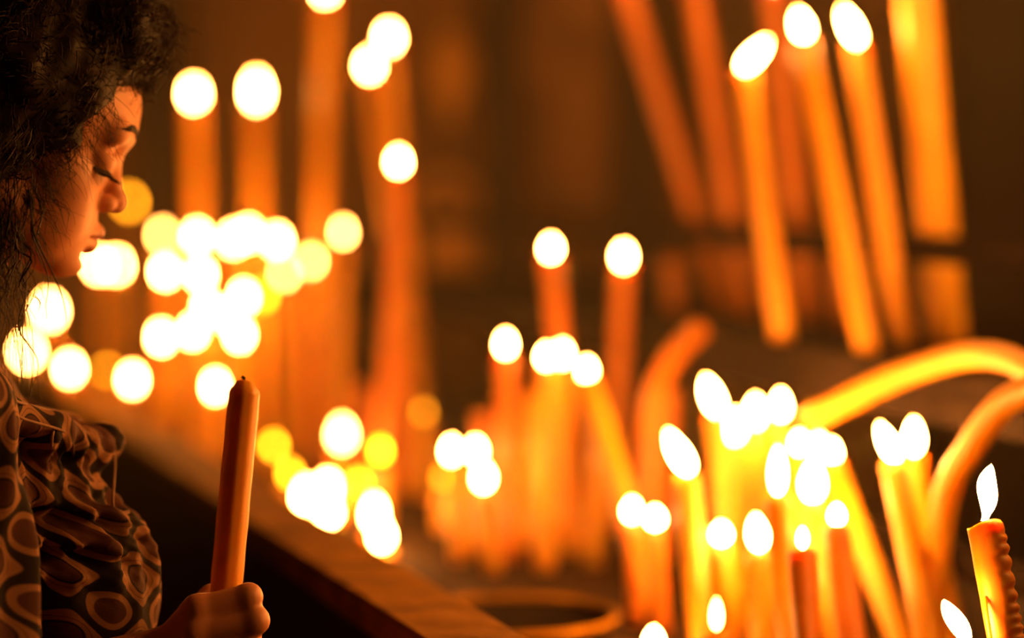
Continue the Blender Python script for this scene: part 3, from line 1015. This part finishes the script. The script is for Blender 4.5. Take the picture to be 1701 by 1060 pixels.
HG = Field(HO + np.array([-0.26, -0.24, -0.20]), HO + np.array([0.19, 0.24, 0.21]), 0.0027)
HG.blend(h_ell((-0.028, 0, 0.055), (0.128, 0.108, 0.112)), 0.02)
HG.blend(h_ell((0.044, 0.0, 0.126), (0.056, 0.074, 0.036)), 0.02)            # lifted front
HG.blend(h_ell((-0.055, 0, -0.03), (0.085, 0.098, 0.10)), 0.03)
HG.blend(capsule(hd(-0.06, 0.055, -0.03), bd(-0.04, 0.075, 0.025), 0.055, 0.035), 0.03)
HG.blend(capsule(hd(-0.06, -0.055, -0.03), bd(-0.04, -0.075, 0.025), 0.055, 0.035), 0.03)
HG.blend(h_ell((0.092, 0, 0.018), (0.060, 0.110, 0.070)), 0.012, 's')        # the face stays free
HG.blend(h_ell((0.075, 0.05, -0.045), (0.078, 0.075, 0.062)), 0.015, 's')
HG.blend(h_ell((0.075, -0.05, -0.045), (0.078, 0.075, 0.062)), 0.015, 's')
HG.blend(capsule(hd(0.03, 0, -0.14), hd(0.09, 0, -0.16), 0.075, 0.075), 0.02, 's')
sl, X, Y, Z = HG.view(HG.lo, HG.lo + HG.n * HG.h)
HG.a = (HG.a + 0.0055 * wob(X, Y, Z, 95, 1) + 0.0035 * wob(X, Y, Z, 230, 2)).astype(np.float32)
gp, gq = HG.mesh()
hair = vdb_obj('hair', gp, gq, M['hair'], WOMAN)

# loose curls and flyaway hairs growing from that mass
nrm = np.zeros_like(gp)
fn_ = np.cross(gp[gq[:, 2]] - gp[gq[:, 0]], gp[gq[:, 3]] - gp[gq[:, 1]])
for k in range(4): np.add.at(nrm, gq[:, k], fn_)
nrm /= np.linalg.norm(nrm, axis=1, keepdims=True) + 1e-9
loc = (gp - HO) / HS
lf_, lr_, lu_ = loc @ HF, loc @ HR, loc @ HU
outer = np.where(((lf_ < 0.045) | (lu_ > 0.08)) & (lu_ > -0.10))[0]
P = []


def curl_path(p, d, length, rad, turns, n, grav, rs):
    d = d / np.linalg.norm(d)
    a = np.cross(d, [0.3, 0.2, 0.9]); a /= np.linalg.norm(a)
    b = np.cross(d, a)
    ph = rs.uniform(0, 6.28)
    out = []
    c = np.array(p, float)
    step = length / n
    for i in range(n + 1):
        t = i / n
        r = rad * min(1, t * 3)
        out.append(c + (a * math.cos(ph + turns * 6.28 * t) + b * math.sin(ph + turns * 6.28 * t)) * r)
        d = d + np.array([0, 0, -grav / n]); d /= np.linalg.norm(d)
        c = c + d * step
    return out


lock_c = gp[rs.choices(list(outer), k=330)]
lock_r = [(rs.uniform(0.4, 1.2), rs.uniform(0.05, 0.45), np.array([rs.uniform(-1, 1) for _ in range(3)]) * 0.55, rs.uniform(0.003, 0.008),
           rs.uniform(0.7, 2.0), rs.randrange(9999)) for _ in range(330)]
for i in rs.choices(list(outer), k=5200):
    k = int(np.argmin(((lock_c - gp[i]) ** 2).sum(1)))
    ta, na, ra, cr_, tu, sd_ = lock_r[k]
    nvec = nrm[i]
    tang = -zz - nvec * (-zz @ nvec)
    d = tang * ta + nvec * na + ra + np.array([rs.uniform(-1, 1) for _ in range(3)]) * 0.10
    L = rs.uniform(0.03, 0.065) if lf_[i] < 0.02 else rs.uniform(0.018, 0.042)
    P.append((curl_path(gp[i] - nvec * 0.004, d, L, cr_ * rs.uniform(0.8, 1.2), tu, 9, 0.6, random.Random(sd_)), rs.choice((0.00035, 0.0005, 0.0007)), 0.00018))
# wisps over temple and cheek
for i in range(150):
    u = rs.uniform(-0.055, 0.07)
    p = hd(0.030 + 0.02 * (u > 0.02) + rs.uniform(-0.012, 0.008), 0.072 + rs.uniform(-0.004, 0.006), u)
    d = HF * rs.uniform(0.2, 1.0) - HU * rs.uniform(0.1, 0.9) + HR * rs.uniform(0.0, 0.25)
    P.append((curl_path(p, d, rs.uniform(0.02, 0.05), rs.uniform(0.001, 0.005), rs.uniform(0.4, 1.3), 10, 0.6, rs), 0.00030, 0.00012))
# hanging curls in front of the neck, from the ear down to the shoulder
for i in range(150):
    p = hd(rs.uniform(-0.03, 0.028), rs.uniform(0.050, 0.085), rs.uniform(-0.085, -0.02))
    d = -zz + BF * rs.uniform(-0.1, 0.35) + BR * rs.uniform(-0.15, 0.15)
    P.append((curl_path(p, d, rs.uniform(0.05, 0.115), rs.uniform(0.002, 0.008), rs.uniform(0.6, 1.8), 16, 0.8, rs), rs.choice((0.0004, 0.0007, 0.0014)), 0.0002))
# long single hairs falling past the chin to the shoulder
for i in range(26):
    p = hd(rs.uniform(0.015, 0.04), rs.uniform(0.03, 0.06), rs.uniform(-0.105, -0.07))
    d = -zz + BF * rs.uniform(-0.05, 0.28)
    P.append((curl_path(p, d, rs.uniform(0.07, 0.14), rs.uniform(0.002, 0.006), rs.uniform(0.3, 0.8), 16, 0.8, rs), 0.00028, 0.00012))
# frizz above the forehead
for i in range(320):
    p = hd(rs.uniform(0.045, 0.090), rs.uniform(-0.05, 0.06), rs.uniform(0.095, 0.15))
    d = HF * rs.uniform(0.2, 1) + HU * rs.uniform(-0.9, 0.5) + HR * rs.uniform(-0.4, 0.4)
    P.append((curl_path(p, d, rs.uniform(0.012, 0.034), rs.uniform(0.002, 0.006), rs.uniform(0.5, 1.6), 10, 0.3, rs), 0.00032, 0.00012))
o = strands('loose_curls', P, WOMAN, M['hair'])
tag(o, kind='stuff')


# ---- blouse
def fabric_mat():
    m, N, L, Pn = new_mat('patterned_blouse')
    at = N.new('ShaderNodeAttribute'); at.attribute_name = 'cloth'; at.attribute_type = 'GEOMETRY'
    nz = N.new('ShaderNodeTexNoise'); nz.inputs['Scale'].default_value = 0.55
    nzm = N.new('ShaderNodeVectorMath'); nzm.operation = 'MULTIPLY_ADD'
    nzm.inputs[1].default_value = (0.30, 0.30, 0)
    L.new(at.outputs['Vector'], nz.inputs['Vector'])
    L.new(nz.outputs['Color'], nzm.inputs[0]); L.new(at.outputs['Vector'], nzm.inputs[2])
    fl = N.new('ShaderNodeVectorMath'); fl.operation = 'FLOOR'
    fr = N.new('ShaderNodeVectorMath'); fr.operation = 'FRACTION'
    L.new(nzm.outputs[0], fl.inputs[0]); L.new(nzm.outputs[0], fr.inputs[0])

    def math_(op, a, b=None):
        n = N.new('ShaderNodeMath'); n.operation = op
        for i, v in enumerate((a, b)):
            if v is None: continue
            if isinstance(v, (int, float)): n.inputs[i].default_value = v
            else: L.new(v, n.inputs[i])
        return n.outputs[0]
    s1 = N.new('ShaderNodeSeparateXYZ'); L.new(fl.outputs[0], s1.inputs[0])
    s2 = N.new('ShaderNodeSeparateXYZ'); L.new(fr.outputs[0], s2.inputs[0])
    par = math_('FLOORED_MODULO', math_('ADD', s1.outputs[0], s1.outputs[1]), 2.0)
    ax = math_('ABSOLUTE', math_('SUBTRACT', s2.outputs[0], 0.5))
    ay = math_('ABSOLUTE', math_('SUBTRACT', s2.outputs[1], 0.5))
    d = math_('POWER', math_('ADD', math_('POWER', ax, 2.2), math_('POWER', ay, 2.2)), 1 / 2.2)
    dm = math_('POWER', math_('ADD', math_('POWER', ax, 7.0), math_('POWER', ay, 7.0)), 1 / 7.0)

    def ramp(stops, d=d):
        r = N.new('ShaderNodeValToRGB'); e = r.color_ramp.elements
        r.color_ramp.interpolation = 'LINEAR'
        while len(e) > 1: e.remove(e[-1])
        e[0].position = stops[0][0]; e[0].color = (*stops[0][1], 1)
        for p_, c in stops[1:]:
            k = e.new(p_); k.color = (*c, 1)
        L.new(d, r.inputs[0])
        return r.outputs[0]
    tan, dark, red = (0.27, 0.125, 0.055), (0.013, 0.006, 0.004), (0.075, 0.025, 0.014)
    A0 = ramp([(0, red), (0.24, red), (0.255, dark), (0.28, dark), (0.30, tan), (0.36, tan), (0.372, red), (0.385, tan), (1, tan)])
    A1 = ramp([(0, (0, 0, 0)), (0.435, (0, 0, 0)), (0.455, (1, 1, 1)), (1, (1, 1, 1))], dm)
    ma = N.new('ShaderNodeMixRGB'); L.new(A1, ma.inputs[0]); L.new(A0, ma.inputs[1]); ma.inputs[2].default_value = (*dark, 1)
    A = ma.outputs[0]
    B = ramp([(0, red), (0.27, red), (0.29, tan), (0.40, tan), (0.42, dark), (1, dark)])
    mx = N.new('ShaderNodeMixRGB'); L.new(par, mx.inputs[0]); L.new(A, mx.inputs[1]); L.new(B, mx.inputs[2])
    L.new(mx.outputs[0], Pn.inputs['Base Color'])
    Pn.inputs['Roughness'].default_value = 0.8
    Pn.inputs['Specular IOR Level'].default_value = 0.2
    wv = N.new('ShaderNodeTexNoise'); wv.inputs['Scale'].default_value = 28
    L.new(at.outputs['Vector'], wv.inputs['Vector'])
    bp = N.new('ShaderNodeBump'); bp.inputs['Strength'].default_value = 0.15; bp.inputs['Distance'].default_value = 0.002
    L.new(wv.outputs[0], bp.inputs['Height']); L.new(bp.outputs[0], Pn.inputs['Normal'])
    return m


M['blouse'] = fabric_mat()
M['cord'] = noisy('blouse_cord', (0.16, 0.075, 0.04), (0.24, 0.12, 0.06), 60, 0.8)


def cloth_uv(o, pts, arm):
    rel = pts - BN
    f, r, z = rel @ BF, rel @ BR, rel[:, 2]
    if arm:
        ax = ELB[1] - SH[1]; ln = np.linalg.norm(ax); ax = ax / ln
        q = pts - SH[1]
        v = -(q @ ax)
        e1 = BF - ax * (BF @ ax); e1 /= np.linalg.norm(e1)
        e2 = np.cross(ax, e1)
        u = np.arctan2(q @ e2, q @ e1) * 0.07
    else:
        u = np.arctan2(r, f + 0.02) * 0.125
        v = z + 0.25 * f
    a = (u / 0.019 + v / 0.025) / 2
    b = (-u / 0.019 + v / 0.025) / 2
    at = o.data.attributes.new('cloth', 'FLOAT_VECTOR', 'POINT')
    at.data.foreach_set('vector', np.stack([a + 0.2, b + 0.35, np.zeros_like(a)], 1).astype(np.float32).ravel())


BL = Field((-0.70, 1.66, 0.80), (-0.20, 2.22, 1.29), 0.0026)
BL.blend(b_ell((-0.005, 0, -0.17), (0.098, 0.145, 0.19)), 0.03)
for s in (1, -1):
    BL.blend(capsule(bd(-0.012, 0.05 * s, -0.030), SH[s], 0.050, 0.052), 0.03)
    BL.blend(b_ell((0.101, 0.062 * s, -0.200), (0.070, 0.080, 0.086)), 0.02)
BL.blend(b_ell((0.02, 0, -0.38), (0.105, 0.15, 0.16)), 0.05)
BL.blend(b_ell((0.085, 0, -0.30), (0.07, 0.12, 0.10)), 0.03)
# gathered yoke at the top of the bust
BL.blend(b_ell((0.055, 0.0, -0.115), (0.075, 0.105, 0.055)), 0.02)
yk = [bd(0.035, 0.115, -0.046), bd(0.085, 0.085, -0.070), bd(0.118, 0.045, -0.086), bd(0.130, 0.0, -0.090), bd(0.118, -0.045, -0.086), bd(0.085, -0.085, -0.070)]
for a, b in zip(yk[:-1], yk[1:]):
    BL.blend(capsule(a, b, 0.012, 0.012), 0.016)
BL.blend(ellipsoid(bd(0.136, 0.018, -0.086), (BF, BR, zz), (0.014, 0.020, 0.014)), 0.010)   # puffed knot
# drawn-in seam under the yoke
sm = [bd(0.075, 0.135, -0.105), bd(0.125, 0.085, -0.122), bd(0.162, 0.045, -0.130), bd(0.170, 0.0, -0.132), bd(0.150, -0.05, -0.130)]
for a, b in zip(sm[:-1], sm[1:]):
    BL.blend(capsule(a, b, 0.007, 0.007), 0.010, 's')
# neck opening
BL.blend(capsule(neck_bot, neck_top, 0.060, 0.064), 0.012, 's')
sl, X, Y, Z = BL.view(BL.lo, BL.lo + BL.n * BL.h)
f_ = (X - BN[0]) * BF[0] + (Y - BN[1]) * BF[1]
r_ = (X - BN[0]) * BR[0] + (Y - BN[1]) * BR[1]
z_ = Z - BN[2]
th = np.arctan2(r_, f_ + 0.01)
near_seam = np.exp(-((z_ + 0.14 + 0.02 * np.cos(th)) / 0.040) ** 2)
puck = np.sin(th * 46 + 40 * z_) * 0.0032 + np.sin(th * 25 - 18 * z_ + 1) * 0.0030 + 0.0016 * np.sin(th * 90) * np.sin(z_ * 480)
gather = np.sin((z_ + 0.25 * f_) * 250 + 2 * np.sin(th * 6)) * 0.0062 * np.exp(-((z_ + 0.150) / 0.030) ** 2) * (r_ > -0.05) * np.clip((0.155 - f_) / 0.05, 0, 1)
soft = 0.0035 * np.sin(th * 9 + 14 * z_) * np.exp(-((z_ + 0.30) / 0.08) ** 2)
BL.a = (BL.a + puck * (near_seam + 0.8 * np.exp(-((z_ + 0.085) / 0.018) ** 2)) + gather + soft).astype(np.float32)
p_, q_ = BL.mesh()
blouse = vdb_obj('blouse', p_, q_, M['blouse'], WOMAN)
cloth_uv(blouse, p_, False)

# sleeves: wide, hanging in long folds
for s in (1, -1):
    SL = Field(np.minimum(SH[s], ELB[s]) - 0.12, np.maximum(SH[s], ELB[s]) + 0.12, 0.0026)
    SL.blend(capsule(SH[s] + zz * 0.004, ELB[s] + zz * 0.02, 0.056, 0.074), 0.02)
    if s == 1:
        SL.blend(capsule(SH[s] + BF * 0.01 - zz * 0.08, ELB[s] + BF * 0.055 - zz * 0.03, 0.048, 0.062), 0.03)
    ax = ELB[s] - SH[s]; ax = ax / np.linalg.norm(ax)
    e1 = BF - ax * (BF @ ax); e1 /= np.linalg.norm(e1)
    e2 = np.cross(ax, e1)
    sl, X, Y, Z = SL.view(SL.lo, SL.lo + SL.n * SL.h)
    qx, qy, qz = X - SH[s][0], Y - SH[s][1], Z - SH[s][2]
    t1 = qx * e1[0] + qy * e1[1] + qz * e1[2]
    t2 = qx * e2[0] + qy * e2[1] + qz * e2[2]
    tv = qx * ax[0] + qy * ax[1] + qz * ax[2]
    th = np.arctan2(t2, t1)
    grow = np.clip(tv / 0.12 + 0.35, 0.15, 1)
    SL.a = (SL.a + grow * (0.0095 * np.sin(th * 9 + 9 * tv + 1.5 * np.sin(tv * 22)) + 0.004 * np.sin(th * 19 - 6 * tv + np.sin(tv * 30)))).astype(np.float32)
    # open cuff
    SL.blend(capsule(ELB[s] + zz * 0.01, ELB[s] + (WRI[s] - ELB[s]) * 0.5 - zz * 0.02, 0.046, 0.060), 0.004, 's')
    p_, q_ = SL.mesh()
    o = vdb_obj('sleeve', p_, q_, M['blouse'], WOMAN)
    cloth_uv(o, p_, s == 1)

# the cord lies on the cloth
CL_V, CL_F = [], []
for ob in WOMAN.children:
    if ob.name.startswith(('blouse', 'sleeve')):
        o_ = len(CL_V)
        CL_V += [tuple(v.co) for v in ob.data.vertices]
        CL_F += [tuple(i + o_ for i in p.vertices) for p in ob.data.polygons]
CLOTH = BVHTree.FromPolygons(CL_V, CL_F)
# drawstring of the neckline, with two hanging ends
def cordp(*pp):
    out = []
    for p in pp:
        q = px(*p)
        eye = Vector((0, 0, CAMZ))
        hit = CLOTH.ray_cast(eye, (q - eye).normalized())
        if hit[0] is None: hit = CLOTH.find_nearest(q)
        q = hit[0] + hit[1].normalized() * 0.0012
        out.append(q)
    return out


def smooth_path(P, k=8):
    out = []
    for i in range(len(P) - 1):
        p0, p1, p2, p3 = P[max(i - 1, 0)], P[i], P[i + 1], P[min(i + 2, len(P) - 1)]
        for j in range(k):
            t = j / k
            out.append(0.5 * ((2 * p1) + (p2 - p0) * t + (2 * p0 - 5 * p1 + 4 * p2 - p3) * t * t + (3 * p1 - p0 - 3 * p2 + p3) * t ** 3))
    return out + [P[-1]]


for pp in ([(70, 612, 1.80), (92, 645, 1.81), (104, 682, 1.812), (112, 720, 1.812), (123, 760, 1.815), (126, 796, 1.82)],
           [(78, 615, 1.81), (104, 650, 1.82), (116, 690, 1.83), (90, 715, 1.81), (86, 760, 1.80)],
           [(110, 690, 1.85), (150, 722, 1.86), (190, 752, 1.875), (214, 790, 1.885), (230, 812, 1.89), (222, 838, 1.885)]):
    v, f = tube(smooth_path(cordp(*pp)), 0.0011, 8)
    mesh_obj('drawstring', v, f, M['cord'], WOMAN)

# ---- skirt and shoes, below the frame
prof = []
V, F = [], []
rings, seg = 16, 48
for i in range(rings + 1):
    t = i / rings
    c = bd(0.005, 0, -0.44 - t * (1.235 - 0.44 - 0.06))
    for k in range(seg):
        th = 2 * math.pi * k / seg
        rf = (0.100 + 0.12 * t) * (1 + 0.05 * t * math.sin(9 * th))
        rr = (0.145 + 0.10 * t) * (1 + 0.05 * t * math.sin(9 * th + 1))
        V.append(c + BF * rf * math.cos(th) + BR * rr * math.sin(th))
for i in range(rings):
    for k in range(seg):
        k2 = (k + 1) % seg
        F.append((i * seg + k, i * seg + k2, (i + 1) * seg + k2, (i + 1) * seg + k))
mesh_obj('skirt', V, F, M['skirt'], WOMAN)
for s in (1, -1):
    SF = Field(bd(0.03, 0.075 * s, -1.19) - 0.2, bd(0.03, 0.075 * s, -1.19) + 0.2, 0.005)
    SF.blend(ellipsoid(bd(-0.02, 0.075 * s, -1.195), (BF, BR, zz), (0.05, 0.036, 0.035)), 0.01)
    SF.blend(ellipsoid(bd(0.07, 0.075 * s, -1.207), (BF, BR, zz), (0.10, 0.042, 0.026)), 0.03)
    p_, q_ = SF.mesh()
    p_[:, 2] = np.maximum(p_[:, 2], 0.0)
    vdb_obj('shoe', p_, q_, M['shoe'], WOMAN)

# ------------------------------------------------------------------ the unlit candle in her hand
HC = [Vector(px(358, 1140, 1.862)), Vector(px(367, 1060, 1.862)), Vector(px(377, 965, 1.864)), Vector(px(392, 800, 1.870)), Vector(px(406, 655, 1.876))]
HCp = smooth_path(HC, 14)
hroot = empty('held_candle', HC[0])
n = len(HCp)
V, F = [], []
seg = 40
ax = (HCp[-1] - HCp[0]).normalized()
a = ax.cross(Vector((0, 1, 0))).normalized(); b = ax.cross(a)
prof = [(p, 0.0122 * (1 + 0.012 * math.sin(i * 0.9)), 0.0) for i, p in enumerate(HCp)]
tip = HCp[-1]
prof += [(tip + ax * 0.003, 0.0116, 0.0), (tip + ax * 0.0068, 0.0082, 0.0005), (tip + ax * 0.0102, 0.0056, 0.0008), (tip + ax * 0.0110, 0.0020, 0.0015)]
for p, r, off in prof:
    for k in range(seg):
        th = 2 * math.pi * k / seg
        V.append(p + (a * math.cos(th) + b * math.sin(th)) * r * (1 + 0.020 * math.sin(9 * th)) + a * off)
m = len(prof)
for i in range(m - 1):
    for k in range(seg):
        k2 = (k + 1) % seg
        F.append((i * seg + k, i * seg + k2, (i + 1) * seg + k2, (i + 1) * seg + k))
F.append(tuple(reversed(range(seg)))); F.append(tuple(range((m - 1) * seg, m * seg)))
mesh_obj('wax_body', V, F, M['wax'], hroot)
wt = tip + ax * 0.010 + a * 0.0015
v, f = tube([wt, wt + ax * 0.0025, wt + ax * 0.0035 + a * 0.002], 0.0013, 8)
mesh_obj('wick', v, f, M['wick'], hroot)
tag(hroot, 'thick unlit orange candle upright in the woman\'s hand', 'candle')

# ------------------------------------------------------------------ thin haze volume added for candle glow and the brown veil of glare
hm = bpy.data.materials.new('glow_haze')
hm.use_nodes = True
hn = hm.node_tree.nodes; hn.clear()
ho_ = hn.new('ShaderNodeOutputMaterial')
vs = hn.new('ShaderNodeVolumeScatter')
vs.inputs['Color'].default_value = (1.0, 0.85, 0.55, 1)
vs.inputs['Density'].default_value = HAZE
vs.inputs['Anisotropy'].default_value = 0.0
hm.node_tree.links.new(vs.outputs[0], ho_.inputs['Volume'])
bm = bmesh.new()
box_bm(bm, (-3.59, 2.35, 0.01), (7.18, 0, 0), (0, 3.39, 0), (0, 0, 4.58))
hz = bm_obj('glow_haze', bm, hm)
tag(hz, 'thin warm haze volume added for glow and veil around the candles', 'haze', kind='stuff')
